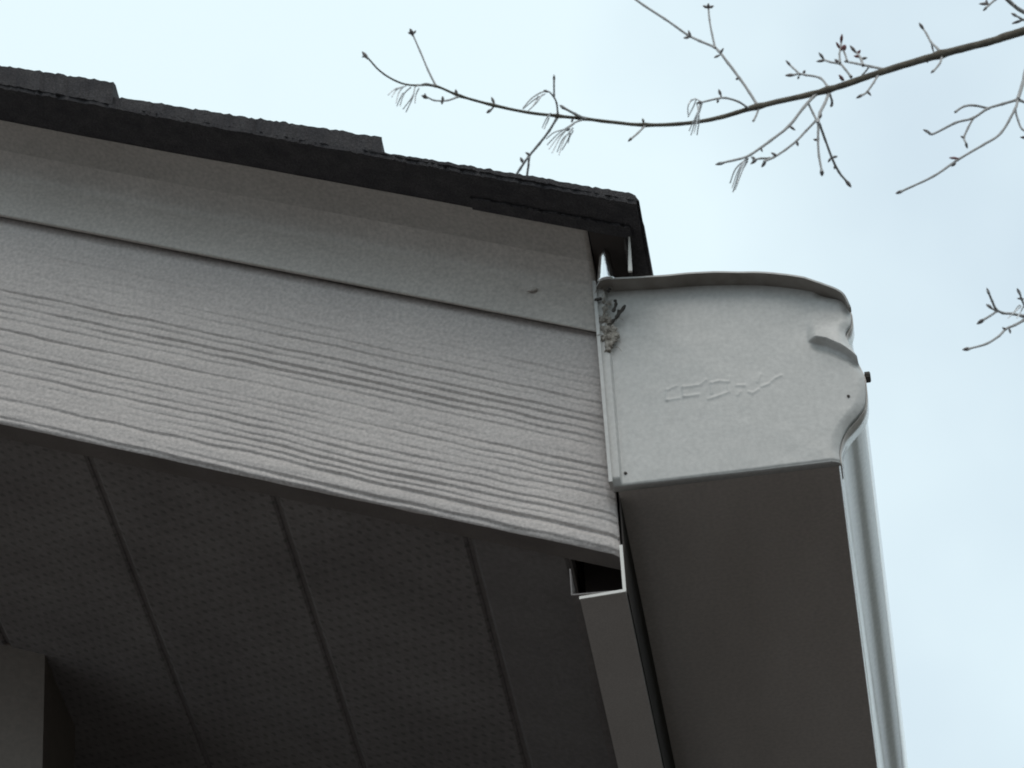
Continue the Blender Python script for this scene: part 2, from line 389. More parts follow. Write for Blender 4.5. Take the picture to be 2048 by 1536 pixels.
# shingles: every course a row of pieces; the ones at the rake have rough, granular edges
FY = -.070
def shingle_piece(name, x_lo, x_hi, hb, h_lo, h_hi, y0, y1, parent, rough, seed, round_lo=0.):
    """wedge: lower end x_lo (butt), upper end x_hi; bottom hb, top h_lo -> h_hi"""
    n = max(6, int(abs(x_hi - x_lo) / .0020)) if rough else 4
    r = np.random.RandomState(seed)
    V = []; F = []
    ys = ([y0, y0 + .004, y0 + .03, y1] if y1 - y0 > .05 else [y0, y0 + .003, y1]) if rough else [y0, y1]
    jit = r.randn(len(ys), n + 1, 2)
    for a, y in enumerate(ys):
        for k in range(n + 1):
            u = k / n; x = x_lo + (x_hi - x_lo) * u
            h = h_lo + (h_hi - h_lo) * u
            zz = h - SL * x; yy = y; zb = hb - SL * x
            if rough:
                zz += .00020 * jit[a, k, 0] + .00010 * float(smooth_noise(x + 9, seed, 45, 1, 3))
                if a == 0: yy += .0005 * jit[a, k, 1] + .0003 * float(smooth_noise(x + 9, seed, 30, 1, 4)); zz -= .0006
                xx = x + (.0006 * jit[a, k, 1] if k == 0 else 0)
            else: xx = x
            if round_lo and k < 3:
                zz -= round_lo * (1 - k / 3.) ** 2
            if k == 0 and rough: xx += .0015 * float(smooth_noise(y * 40, seed, 1, 1, 9))
            V.append((xx, yy, zz)); V.append((x, yy + (.0003 if a == 0 else 0), zb))
    w_ = 2 * (n + 1)
    for a in range(len(ys) - 1):
        for k in range(n):
            p = a * w_ + 2 * k; q = p + w_
            F.append((p, q, q + 2, p + 2)); F.append((p + 1, p + 3, q + 3, q + 1))
        p = a * w_; q = p + w_; F.append((p, p + 1, q + 1, q))
        p = a * w_ + 2 * n; q = p + w_; F.append((p, q, q + 1, p + 1))
    for k in range(n):
        p = 2 * k; F.append((p, p + 2, p + 3, p + 1))
        p = (len(ys) - 1) * w_ + 2 * k; F.append((p, p + 1, p + 3, p + 2))
    o = mesh_obj(name, V, F, "shingle", parent); fix_normals(o); return o
# starter strip along the rake and the eave
shingle_piece("starter_strip", .0335, -.80, .1735, .1768, .1768, FY + .0012, .25, deck, True, 5)
shingle_piece("starter_strip", .0270, -.0715, .1716, .1733, .1733, -.046, -.0345, deck, True, 6)
shingle_piece("starter_strip", .0335, -.25, .1735, .1767, .1767, .2505, YB, deck, False, 5)
butts = [.0355, -.1232, -.2955]
while butts[-1] > RX + .2: butts.append(butts[-1] - .176)
hts = [.1818, .1910, .1952] + [.1952] * 40
ylen = [0.33, .95, .95, .95, .95, 2.0]
for c, xb in enumerate(butts):
    xe = butts[c + 1] - .012 if c + 1 < len(butts) else RX
    y = FY + (.0 if c % 2 == 0 else .0012); first = True; off = (c * .31) % .9 + .25
    hlo = hts[c]; hhi = (.1778, .1838, .1882)[min(c, 2)]
    while y < YB - .01:
        y2 = min(YB, y + (off if first else .95))
        shingle_piece("shingle", xb, xe, .1762, hlo, hhi, y, y2 - .004, deck, first and c < 5, 40 + c, .0022 if c == 0 else 0)
        y = y2; first = False
# drip edge at the eave, its thin end showing under the shingles
dr = prism_y("drip_edge", [(.0005, .1732 - SL * .0005), (.0232, .1732 - SL * .0232), (.0232, .1530), (.0218, .1530), (.0218, .1719 - SL * .0218), (.0005, .1719 - SL * .0005)], -.0340, YB, "shade_dark", house)  # its dark colour paints in the shade beneath the shingles
prism_y("cut_edge", [(.0230, .1345), (.0254, .1345), (.0260, .1722 - SL * .0260), (.0250, .1722 - SL * .0250)], -.0366, -.0348, "bright", dr)

# ------------------------------------------------------------------ gutter
gut = empty("gutter", (.08, .0, H), "grey ogee-profile gutter with embossed end cap beside the rake board", "gutter")
# front outline of the cap, from top front down to the bottom front corner (x, z)
RIGHT = [(.1392, .1270), (.1512, .1212), (.1555, .1122), (.1546, .1030), (.1507, .0953), (.1527, .0841), (.1561, .0720), (.1588, .0601), (.1579, .0449), (.1545, .0360), (.1434, .0226), (.1385, .0102), (.1380, -.0008)]
TOP = [(.0000, .1500), (.0379, .1466), (.0660, .1449), (.0969, .1405), (.1213, .1340), (.1392, .1270)]
def resample(P, n):
    Q = np.array(catmull([(*p, 0) for p in P], 12))[:, :2]
    d = np.r_[0, np.cumsum(np.hypot(*np.diff(Q, axis=0).T))]
    t = np.linspace(0, d[-1], n)
    return np.stack([np.interp(t, d, Q[:, 0]), np.interp(t, d, Q[:, 1])], 1)
LOGO = [[(1334, 780), (1334, 800)], [(1334, 800), (1358, 796)], [(1334, 780), (1352, 772)], [(1366, 774), (1400, 770), (1411, 760)], [(1366, 774), (1368, 792)],
        [(1368, 793), (1396, 789)], [(1423, 766), (1436, 762), (1457, 763), (1460, 754)], [(1423, 766), (1424, 786)],
        [(1457, 764), (1458, 784), (1441, 790), (1417, 798)], [(1474, 771), (1489, 771)], [(1476, 790), (1480, 784)], [(1498, 784), (1505, 787), (1517, 779)],
        [(1521, 749), (1515, 764)], [(1524, 773), (1537, 768), (1549, 757), (1562, 751)]]
def px_cap(p):      # the mark's strokes, laid on the cap plane y = 0
    r = right * (p[0] - 1024) + down * (p[1] - 768) + fwd * FPX
    q = CP + r * (-CP.y / r.y); return np.array([q.x, q.z - H])
LOGO = [[px_cap(p) for p in s] for s in LOGO]
def segdist(X, Z, a, b):
    d = b - a; L = (d ** 2).sum(); t = np.clip(((X - a[0]) * d[0] + (Z - a[1]) * d[1]) / L, 0, 1)
    return np.hypot(X - a[0] - t * d[0], Z - a[1] - t * d[1])
def end_cap():
    nu, nv = 330, 290
    top = resample(TOP, nu); rt = resample(RIGHT, nv)[::-1]
    bot = np.stack([np.linspace(0, RIGHT[-1][0], nu), np.linspace(0, RIGHT[-1][1], nu)], 1)
    lf = np.stack([np.linspace(0, TOP[0][0], nv), np.linspace(0, TOP[0][1], nv)], 1)
    u = np.linspace(0, 1, nu)[None, :, None]; v = np.linspace(0, 1, nv)[:, None, None]
    G = (1 - v) * bot[None] + v * top[None] + (1 - u) * lf[:, None] + u * rt[:, None] - \
        ((1 - u) * (1 - v) * bot[0] + u * (1 - v) * bot[-1] + (1 - u) * v * top[0] + u * v * top[-1])
    X = G[..., 0]; Z = G[..., 1]
    Y = np.zeros_like(X)
    sm = lambda a, b, x: (lambda t: t * t * (3 - 2 * t))(np.clip((x - a) / (b - a), 0, 1))
    Y -= .0030 * (1 - sm(.0048, .0066, X)) * sm(0, .005, Z)                          # raised rim on the wall side
    Y += .0008 * np.clip(1 - Z / .0016, 0, 1) ** 2                   # rolled lower edge
    De = np.full(X.shape, 9.)
    R2 = resample(RIGHT, 60)
    for a, b in zip(R2[:-1], R2[1:]): De = np.minimum(De, segdist(X, Z, a, b))
    Y += .0028 * np.clip(1 - De / .0060, 0, 1) ** 1.6                # rolled front edge
    # pressed beak under the front lip
    bx = [.120, .1296, .1385, .1470, .1528, .160]; bz = [.0930, .0912, .0878, .0815, .0762, .068]
    zc = np.interp(X, bx, bz); sd_ = Z - zc
    amp = sm(.1265, .1335, X)
    up = np.where(sd_ > 0, np.exp(-np.clip(sd_, 0, 1) / .0095), 1 - sm(0, .0018, -sd_))
    Y -= .0064 * amp * up
    Y += .0012 * amp * np.exp(-((sd_ + .0045) / .003) ** 2)          # hollow below it
    Y += .0022 * sm(.118, .150, X) * np.exp(-((Z - .112) / .008) ** 2)
    Y += .0008 * np.exp(-((X - .125) / .012) ** 2 - ((Z - .105) / .014) ** 2)
    for s in LOGO:
        dd = np.full(X.shape, 9.)
        for a, b in zip(s[:-1], s[1:]): dd = np.minimum(dd, segdist(X, Z, a, b))
        Y -= .00034 * np.exp(-(dd / .0011) ** 2)
    Y += .0003 * smooth_noise(X + 1, Z + 1, 22, 22, 51) + .00012 * smooth_noise(X + 1, Z + 1, 120, 120, 52)
    V = np.stack([X.ravel(), Y.ravel(), Z.ravel()], 1).tolist(); F = []
    for j in range(nv - 1):
        b = j * nu; F += [(b + i, b + i + 1, b + nu + i + 1, b + nu + i) for i in range(nu - 1)]
    # skirt and back
    per = list(range(nu)) + [j * nu + nu - 1 for j in range(1, nv)] + [(nv - 1) * nu + i for i in range(nu - 2, -1, -1)] + [j * nu for j in range(nv - 2, 0, -1)]
    o0 = len(V)
    for i in per: V.append((V[i][0], .0062, V[i][2]))
    m_ = len(per)
    for i in range(m_): k = (i + 1) % m_; F.append((per[i], o0 + i, o0 + k, per[k]))
    F.append(tuple(o0 + i for i in range(m_))[::-1])
    o = mesh_obj("end_cap", V, F, "cap", gut, True)
    # forward-turned flange along the top
    P = np.vstack([resample(TOP, 70), resample(RIGHT[:3], 14)[1:]]); n = len(P); V = []; F = []
    for i, (x, z) in enumerate(P):
        d = P[min(i + 1, n - 1)] - P[max(i - 1, 0)]; d /= np.hypot(*d); nx, nz_ = -d[1], d[0]
        dep = .0118 * min(1, (n - 1 - i) / 18.) ** .7 * min(1, .35 + i / 3.) + .0008 + .0005 * noise.noise(Vector((x * 60, 3, 0)))
        t = .0008; lift = .0003 * noise.noise(Vector((x * 40, 8, 0)))
        V += [(x + nx * t, .004, z + nz_ * t), (x + nx * t, -dep, z + nz_ * t + lift), (x - nx * .0004, -dep, z - nz_ * .0004 + lift), (x - nx * .0004, .004, z - nz_ * .0004)]
    for i in range(n - 1):
        for k in range(4): q = (k + 1) % 4; F.append((i * 4 + k, i * 4 + q, i * 4 + 4 + q, i * 4 + 4 + k))
    F += [(0, 1, 2, 3), tuple(4 * (n - 1) + k for k in (3, 2, 1, 0))]
    fl = mesh_obj("top_flange", V, F, "flange_shade", o)
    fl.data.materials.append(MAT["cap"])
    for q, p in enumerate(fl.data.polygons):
        if q % 4 in (0, 1) and q < 4 * (n - 1): p.material_index = 1     # cap paint on top and front edge; shade painted on the underside
    fix_normals(fl)
    # wall-side upstand of the cap
    prism_y("side_flange", [(-.0016, .0002), (.0006, .0002), (.0002, .1548), (-.0020, .1552)], -.0052, .004, "cap", o)
    # sleeve that wraps the trough
    R3 = resample(RIGHT, 60); pr = [tuple(p) for p in R3]
    V = []; F = []; n = len(pr)
    for y in (.0060, .0205):
        for i, (x, z) in enumerate(pr):
            a = np.array(pr[max(i - 1, 0)]); b = np.array(pr[min(i + 1, n - 1)]); d = b - a; d = d / np.hypot(*d)
            V.append((x - d[1] * .0004, y, z + d[0] * .0004))
    V2 = [(x - .0012, y, z + .0004) for x, y, z in V]
    for i in range(n - 1): F.append((i, i + 1, n + i + 1, n + i))
    sl = mesh_obj("sleeve", V, F, "gutter", o, True)
    md = sl.modifiers.new("thickness", 'SOLIDIFY'); md.thickness = .0009; md.offset = 0
    return o
capo = end_cap()
def trough():
    R3 = resample(RIGHT, 70)
    inner = [(.1400, .1330), (.1440, .1290), (.1480, .1275)]
    pr = [(.1400, .1170), (.1395, .1235)] + [tuple(p + np.array([-.0011, .0008])) for p in R3[2:]] + [(.07, .0004), (.0032, .0010), (.0030, .08), (.0030, .146)]
    ys = [.0068] + list(np.linspace(.03, 5.9, 60)); V = []; F = []; n = len(pr)
    for k, y in enumerate(ys):
        for x, z in pr:
            wv = .0007 * noise.noise(Vector((x * 9, y * 3.1, z * 9)))
            V.append((x + wv, y, z + wv * .6))
    for k in range(len(ys) - 1):
        for i in range(n - 1): F.append((k * n + i, k * n + i + 1, (k + 1) * n + i + 1, (k + 1) * n + i))
    o = mesh_obj("trough", V, F, "gutter", gut, True)
    md = o.modifiers.new("thickness", 'SOLIDIFY'); md.thickness = .0008; md.offset = 0
    es = o.modifiers.new("split", 'EDGE_SPLIT'); es.split_angle = math.radians(50)
trough()
# screw through the front lip
def cyl_x(name, x0, x1, y, z, r, m, parent, seg=10):
    V = []; F = []
    prof = [(x0, r * .55), (x0 + .0012, r * .55), (x0 + .0012, r), (x1 - .0006, r), (x1, r * .75)]
    for x, rr in prof: V += [(x, y + rr * math.cos(2 * math.pi * k / seg), z + rr * math.sin(2 * math.pi * k / seg)) for k in range(seg)]
    for a in range(len(prof) - 1):
        for k in range(seg): j = (k + 1) % seg; F.append((a * seg + k, a * seg + j, (a + 1) * seg + j, (a + 1) * seg + k))
    F += [tuple(range(seg))[::-1], tuple((len(prof) - 1) * seg + k for k in range(seg))]
    return mesh_obj(name, V, F, m, parent)
cyl_x("screw", .1580, .1628, .010, .0655, .0036, "speck", capo)
# white hanger tongue standing up behind the corner of the cap
def tongue():
    V = []; F = []; n = 12
    for k in range(n + 1):
        u = k / n; z = .1478 + .0205 * u; cx = .0074 + .0008 * u
        wd = (.0056 - .0026 * u) * (1 if u < .8 else math.sqrt(max(0.02, 1 - ((u - .8) / .2) ** 2)))
        y = -.0150 - .0050 * u
        for q in (-1, -.45, .1, .5, 1):
            V.append((cx + wd * q, y + .0018 * abs(q) ** 1.5, z))
    for k in range(n):
        for q in range(4): F.append((k * 5 + q, k * 5 + q + 1, k * 5 + q + 6, k * 5 + q + 5))
    o = mesh_obj("hanger_tongue", V, F, "white", gut, True)
    md = o.modifiers.new("thickness", 'SOLIDIFY'); md.thickness = .0012; md.offset = -1
tongue()
# two flecks on the cap face
for x, z, r in ((.0085, .0085, .0011), (.1478, .0455, .0010)):
    bm = bmesh.new(); bmesh.ops.create_icosphere(bm, subdivisions=2, radius=r)
    for v in bm.verts: v.co.y *= .4; v.co *= 1 + .3 * noise.noise(v.co * 900)
    me = bpy.data.meshes.new("dirt_fleck"); bm.to_mesh(me); bm.free(); me.materials.append(MAT["speck"])
    o = bpy.data.objects.new("dirt_fleck", me); COL.objects.link(o); o.parent = capo
    o.location = Vector((x, -.0004, z + H)) - parent_loc(capo)

# clump of dried dirt and twigs caught on the cap's edge
def debris():
    root = empty("debris_clump", (.005, -.003, H + .118), "small brown clump of dried dirt and twigs on the gutter cap edge", "debris")
    parts = []
    rr = random.Random(5)
    for i in range(34):
        z = rr.triangular(.100, .148, .113); x = .0045 + rr.gauss(0, .0022) + (.0022 if z < .125 else 0) * rr.random(); r = rr.uniform(.0009, .0024) * (1.15 if z < .124 else .75)
        bm = bmesh.new(); bmesh.ops.create_icosphere(bm, subdivisions=3, radius=r)
        ax = Vector((rr.uniform(.6, 1.3), .55, rr.uniform(.7, 1.7)))
        for v in bm.verts:
            p = v.co.copy(); k = 1 + .6 * noise.noise(p * 520 + Vector((i * 7, 0, 0))) + .4 * noise.noise(p * 1300 + Vector((0, i * 5, 0)))
            v.co = Vector((p.x * k * ax.x, p.y * k * ax.y, p.z * k * ax.z))
        parts.append(([(v.co.x + x, v.co.y - .0032, v.co.z + z) for v in bm.verts], [tuple(v.index for v in f.verts) for f in bm.faces])); bm.free()
    for i in range(40):      # fibres and dust threads
        z = rr.uniform(.098, .150); x = rr.gauss(.005, .003); L = rr.uniform(.002, .007); an = rr.uniform(0, 6.28)
        P = catmull([(x, -.004, z), (x + L * .5 * math.cos(an), -.0055 - rr.random() * .001, z + L * .5 * math.sin(an) + .0006), (x + L * math.cos(an), -.0042, z + L * math.sin(an))], 3)
        parts.append(tube_data(P, [.00022] * len(P), 4))
    V, F = join_data(parts); mesh_obj("dirt", V, F, "dirt", root, True)
    for pth in ([(.008, .121), (.0125, .1245), (.0175, .1310)], [(.0110, .1235), (.0135, .1285)], [(.0095, .1290), (.0118, .1340), (.0112, .1365)], [(-.001, .1400), (.0005, .1393), (.003, .1385)], [(.007, .1450), (.0088, .1470)]):
        P = catmull([(x, -.0048 - .0012 * k, z) for k, (x, z) in enumerate(pth)], 4)
        v, f = tube_data(P, [.0010 * (1 + .35 * math.sin(i * 2.1)) for i in range(len(P))], 6); mesh_obj("twig", v, f, "speck", root, True)
debris()

# ------------------------------------------------------------------ tree
DS = 1.3
def at(px, py, d):
    """world point seen at photo pixel (px, py), d metres in front of the camera"""
    q = CP + (right * ((px - 1024) / FPX) + down * ((py - 768) / FPX) + fwd) * d * DS
    return (q.x, q.y, q.z - H)
PXM = lambda px, d: px * d * DS / FPX
base_right = Vector(at(2700, -120, 5.7))
tb = Vector((base_right.x + .9, base_right.y + .5, -H))
tree = empty("bare_tree", (tb.x, tb.y, 0), "bare tree reaching budding branches over the roof corner", "tree")
def twig_mesh(path, w0, w1, d0, d1, parent, name="twig", m="twig", seg=7, wob=.18, n=6, bulge=True):
    k = len(path) - 1
    P3 = [at(x, y, d0 + (d1 - d0) * i / k) for i, (x, y) in enumerate(path)]
    P = catmull(P3, n); L = len(P) - 1
    R = []
    for i in range(L + 1):
        u = i / L; r = .41 * PXM(w0 + (w1 - w0) * u, d0 + (d1 - d0) * u)
        if bulge and i < 2: r *= 1.35 - .17 * i
        if 0 < i < L and i % n == 0: r *= 1.18
        R.append(r)
    v, f = tube_data(P, R, seg, wob); o = mesh_obj(name, v, f, m, parent, True); return o, P
def bud(px, py, ang, length, width, d, parent, m="bud"):
    """pointed, scaled bud; ang in image degrees, 0 = right, 90 = up"""
    dx, dy = math.cos(math.radians(ang)), -math.sin(math.radians(ang))
    width *= .74
    prof = [(0, .5), (.12, .58), (.3, .88), (.45, 1.), (.62, .90), (.8, .62), (.93, .32), (1, .05)]
    dd = PXM(length, d) * random.uniform(-.35, .35)
    P = [Vector(at(px + dx * length * u, py + dy * length * u, d)) + fwd * dd * u for u, r in prof]
    v, f = tube_data(P, [.5 * PXM(width, d) * r for u, r in prof], 8, .25)
    return mesh_obj("bud", v, f, m, parent, True)
def bend(path_end, ang_pts): pass
D0 = 5.0
# main branch
main_path = [(2700, -120), (2380, -35), (2048, 62), (1985, 82), (1880, 109), (1760, 145), (1655, 180), (1515, 213), (1440, 235), (1370, 247), (1290, 250), (1220, 244), (1165, 237), (1115, 232), (1050, 224), (985, 210), (920, 192), (870, 172), (820, 170), (790, 161), (760, 142), (735, 115)]
wid = [34, 27, 18.5, 17, 16, 15, 13.5, 11.5, 9.5, 8.8, 8, 7.6, 7.4, 7, 6.6, 6.2, 5.8, 5, 4.4, 4.2, 4, 3.8]
def mdepth(x): return 4.85 + (x - 735) / (2700 - 735) * .85
P = catmull([at(x, y, mdepth(x)) for x, y in main_path], 8)
Wd = np.interp(np.linspace(0, len(wid) - 1, len(P)), range(len(wid)), wid)
xs_ = np.interp(np.linspace(0, len(wid) - 1, len(P)), range(len(wid)), [p[0] for p in main_path])
knots = [1880, 1655, 1515, 1290, 1165, 1115, 985, 920, 870]
R = []
for w_, x in zip(Wd, xs_):
    r = .46 * PXM(w_, mdepth(x)) * (1 + .05 * noise.noise(Vector((x * .05, 0, 0))))
    for k in knots: r *= 1 + .38 * math.exp(-((x - k) / 9) ** 2)
    R.append(r)
v, f = tube_data(P, R, 12, .16)
branch = mesh_obj("branch", v, f, "bark", tree, True)
# twigs: path, width start/end, depth drift, buds [(x, y, angle, length, width)], red?
TW = [
    ([(872, 172), (856, 140), (840, 102), (826, 70)], 5, 4, .05, [(826, 72, 112, 16, 11), (824, 68, 160, 9, 7), (827, 68, 55, 9, 6)]),
    ([(735, 116), (732, 112)], 4, 4, 0, [(736, 118, 128, 20, 11), (730, 112, 200, 7, 6)]),
    ([(918, 193), (895, 201), (870, 201), (853, 194)], 5, 4, -.06, [(856, 196, 160, 14, 10), (886, 202, 95, 10, 8), (884, 200, 270, 9, 8), (851, 194, 100, 8, 6)]),
    ([(872, 173), (852, 167), (832, 173)], 4, 3, -.03, []),
    ([(990, 210), (980, 222), (976, 225)], 5, 5, .04, [(984, 218, 215, 14, 9), (989, 207, 115, 15, 8)]),
    ([(915, 190), (911, 184)], 4, 4, 0, [(914, 190, 105, 12, 9)]),
    ([(1116, 230), (1113, 206), (1106, 192), (1096, 183), (1080, 186), (1062, 198), (1046, 216)], 5, 3, -.10, [(1096, 184, 160, 10, 8)]),
    ([(1108, 193), (1108, 172), (1108, 160)], 4.5, 5, -.03, [(1108, 164, 90, 15, 8)]),
    ([(1115, 234), (1098, 262), (1078, 288), (1058, 312), (1040, 338), (1026, 360)], 6.5, 6, .25, [(1052, 318, 250, 8, 7), (1046, 326, 115, 13, 9), (1060, 310, 150, 11, 8)]),
    ([(1058, 312), (1057, 330), (1054, 352), (1052, 372)], 6.5, 5, .1, []),
    ([(1170, 238), (1150, 228), (1132, 218), (1124, 213)], 8, 5, -.05, [(1132, 219, 145, 16, 9)]),
    ([(1166, 239), (1148, 246), (1136, 258)], 5, 4, -.05, [(1140, 258, 200, 9, 7), (1146, 238, 240, 8, 7)]),
    ([(1291, 251), (1276, 266), (1262, 278)], 5.5, 5, -.05, [(1266, 274, 222, 14, 9)]),
    ([(1289, 249), (1285, 240)], 5, 5, 0, [(1288, 246, 110, 10, 8)]),
    ([(1497, 217), (1478, 204), (1452, 196), (1432, 198), (1402, 205)], 6, 5, -.10, [(1406, 204, 188, 14, 8), (1442, 192, 108, 15, 9), (1437, 199, 250, 8, 7)]),
    ([(1443, 197), (1441, 187)], 4, 4, 0, []),
    ([(1516, 213), (1498, 184), (1478, 155), (1456, 126), (1438, 103), (1428, 94), (1400, 82), (1376, 70), (1330, 38), (1290, 12), (1245, -20), (1180, -66)], 7.5, 5.5, .30,
     [(1382, 75, 110, 16, 8), (1380, 74, 190, 14, 8), (1440, 108, 60, 14, 7), (1440, 110, 205, 14, 7), (1478, 156, 205, 8, 7)]),
    ([(1430, 96), (1424, 68), (1419, 40), (1417, 18)], 5.5, 4.5, .06, [(1417, 18, 92, 12, 9), (1416, 16, 155, 12, 8), (1418, 16, 25, 11, 8)]),
    ([(1518, 216), (1512, 232), (1506, 242)], 5, 5, -.04, [(1510, 236, 245, 9, 6)]),
    ([(1632, 188), (1608, 214), (1578, 252), (1540, 282), (1500, 310), (1470, 320), (1438, 327)], 8, 5.5, -.20, [(1450, 325, 192, 20, 10), (1578, 252, 325, 16, 8), (1522, 296, 290, 9, 6)]),
    ([(1616, 206), (1626, 226), (1634, 242), (1638, 250)], 5.5, 7, -.06, []),
    ([(1658, 186), (1650, 206), (1640, 226), (1636, 246)], 7.5, 8, -.10, [(1638, 238, 60, 12, 8)]),
    ([(1633, 240), (1612, 262), (1594, 281), (1570, 300), (1548, 314), (1528, 323)], 6, 6, -.15, [(1594, 283, 280, 10, 8), (1554, 312, 150, 14, 8), (1532, 322, 235, 16, 9)]),
    ([(1540, 317), (1522, 317), (1506, 320)], 6, 5, -.03, [(1514, 319, 215, 16, 9), (1510, 316, 170, 9, 7)]),
    ([(1637, 248), (1636, 278), (1638, 312), (1644, 344)], 6.5, 5.5, -.08, [(1643, 338, 275, 15, 12), (1636, 280, 175, 10, 7)]),
    ([(1639, 248), (1650, 278), (1664, 316), (1678, 344), (1696, 366)], 6.5, 5.5, .10, [(1690, 360, 310, 20, 11), (1664, 315, 12, 12, 7), (1662, 316, 235, 11, 7), (1670, 330, 260, 9, 7)]),
    ([(1660, 190), (1664, 202), (1662, 212)], 6, 6, .05, [(1664, 202, 270, 12, 8)]),
    ([(1656, 174), (1640, 156), (1612, 150), (1598, 148), (1586, 150)], 6, 5.5, .12, [(1590, 150, 182, 20, 9), (1606, 148, 60, 9, 8), (1598, 152, 250, 7, 7)]),
    ([(1600, 149), (1586, 136), (1576, 127)], 5.5, 5, .05, [(1582, 132, 133, 16, 7)]),
    ([(1702, 154), (1690, 138), (1680, 128), (1660, 124), (1646, 119)], 6.5, 5, .10, [(1650, 121, 186, 18, 9), (1648, 119, 128, 18, 9), (1678, 126, 140, 12, 9)]),
    ([(1775, 140), (1742, 133), (1712, 127), (1690, 123)], 7.5, 5.5, .14, []),
    ([(1680, 126), (1679, 108), (1681, 96), (1683, 84)], 5.5, 5, .04, [(1682, 86, 84, 18, 9, 1), (1680, 98, 122, 16, 8, 1), (1681, 102, 58, 16, 9, 1)]),
    ([(1694, 122), (1690, 108), (1686, 100)], 5, 5, .03, [(1688, 102, 75, 13, 9, 1)]),
    ([(1726, 131), (1721, 116), (1713, 104)], 6.5, 6, .06, [(1712, 106, 130, 20, 9), (1720, 114, 170, 13, 9, 1), (1722, 118, 12, 14, 8), (1716, 108, 60, 10, 8, 1)]),
    ([(1686, 161), (1680, 155)], 6, 6, 0, [(1688, 161, 135, 16, 9, 1)]),
    ([(1738, 133), (1732, 142), (1724, 150)], 5, 4, .03, []),
    ([(1756, 150), (1748, 164), (1734, 184), (1722, 192)], 6, 5, -.08, [(1728, 188, 208, 18, 9), (1734, 182, 310, 13, 7)]),
    ([(1884, 106), (1874, 96), (1862, 84), (1852, 66), (1844, 54)], 6.5, 5, .10, [(1848, 60, 125, 18, 10), (1862, 86, 285, 22, 5)]),
    ([(1884, 112), (1880, 126), (1866, 144)], 6, 5, -.06, [(1870, 138, 225, 12, 7)]),
    ([(1856, 117), (1853, 121)], 7, 6, 0, [(1856, 117, 262, 9, 8)]),
]
for it in TW:
    path, w0, w1, dr_, buds = it
    d0 = mdepth(path[0][0]); o, Pp = twig_mesh(path, w0, w1, d0, d0 + dr_, branch)
    xs0, xs1 = path[0], path[-1]
    Ltot = math.hypot(xs1[0] - xs0[0], xs1[1] - xs0[1]) + 1e-6
    for b in buds:
        u = min(1, math.hypot(b[0] - xs0[0], b[1] - xs0[1]) / Ltot)
        bud(b[0], b[1], b[2], b[3], b[4], d0 + dr_ * u, branch, "redbud" if len(b) > 5 else "bud")
# pale dry tassels hanging from the twigs
def tassel(starts, ends, d, width=3.3):
    parts = []
    for (sx, sy), (ex, ey) in zip(starts, ends):
        mxp = (sx * .5 + ex * .5 + random.uniform(-5, 5), sy * .55 + ey * .45 + random.uniform(-4, 1))
        P = catmull([at(sx, sy, d), at(mxp[0], mxp[1], d + random.uniform(-.015, .015)), at(ex, ey, d + random.uniform(-.03, .03))], 5)
        parts.append(tube_data(P, [.5 * PXM(width * (1 - .35 * i / len(P)), d) for i in range(len(P))], 5, .2))
    V, F = join_data(parts); mesh_obj("dry_tassel", V, F, "tassel", branch, True)
tassel([(812, 172), (806, 174), (822, 174), (830, 174), (838, 176), (800, 176), (826, 190), (806, 186)], [(776, 190), (792, 206), (800, 212), (812, 224), (830, 206), (784, 194), (806, 218), (794, 212)], 4.9)
tassel([(1090, 188), (1076, 192), (1084, 190), (1102, 226), (1098, 236)], [(1046, 218), (1064, 214), (1056, 222), (1084, 256), (1088, 258)], 5.0)
tassel([(1150, 246), (1142, 250), (1136, 256), (1146, 256), (1140, 262), (1132, 258), (1138, 266), (1146, 262)], [(1098, 298), (1094, 290), (1104, 306), (1118, 310), (1124, 300), (1092, 278), (1114, 304), (1136, 286)], 5.0)
tassel([(1404, 206), (1400, 208), (1394, 208), (1402, 206), (1392, 199)], [(1388, 266), (1382, 270), (1394, 270), (1378, 262), (1376, 234)], 5.1)
tassel([(1404, 204), (1390, 197), (1382, 200)], [(1384, 199), (1379, 208), (1376, 230)], 5.1)
tassel([(1494, 314), (1492, 318), (1496, 316), (1490, 320), (1495, 322)], [(1464, 376), (1460, 366), (1470, 380), (1466, 384), (1474, 366)], 5.15, 3.8)

# a second branch dipping into the right edge of the view
def side_branch(path, wds, d0, d1, twigs, name="branch"):
    k = len(path) - 1; P = catmull([at(x, y, d0 + (d1 - d0) * i / k) for i, (x, y) in enumerate(path)], 7)
    Wd = np.interp(np.linspace(0, k, len(P)), range(k + 1), wds); Dd = np.linspace(d0, d1, len(P))
    v, f = tube_data(P, [.5 * PXM(a, b) for a, b in zip(Wd, Dd)], 9, .18)
    br = mesh_obj(name, v, f, "twig", tree, True)
    for path2, w0, w1, dr_, buds in twigs:
        u = min(1, max(0, min(range(k + 1), key=lambda i: math.hypot(path[i][0] - path2[0][0], path[i][1] - path2[0][1])) / k))
        dd = d0 + (d1 - d0) * u; twig_mesh(path2, w0, w1, dd, dd + dr_, br)
        for b in buds: bud(b[0], b[1], b[2], b[3], b[4], dd + dr_ * .7, br, "redbud" if len(b) > 5 else "bud")
    return br
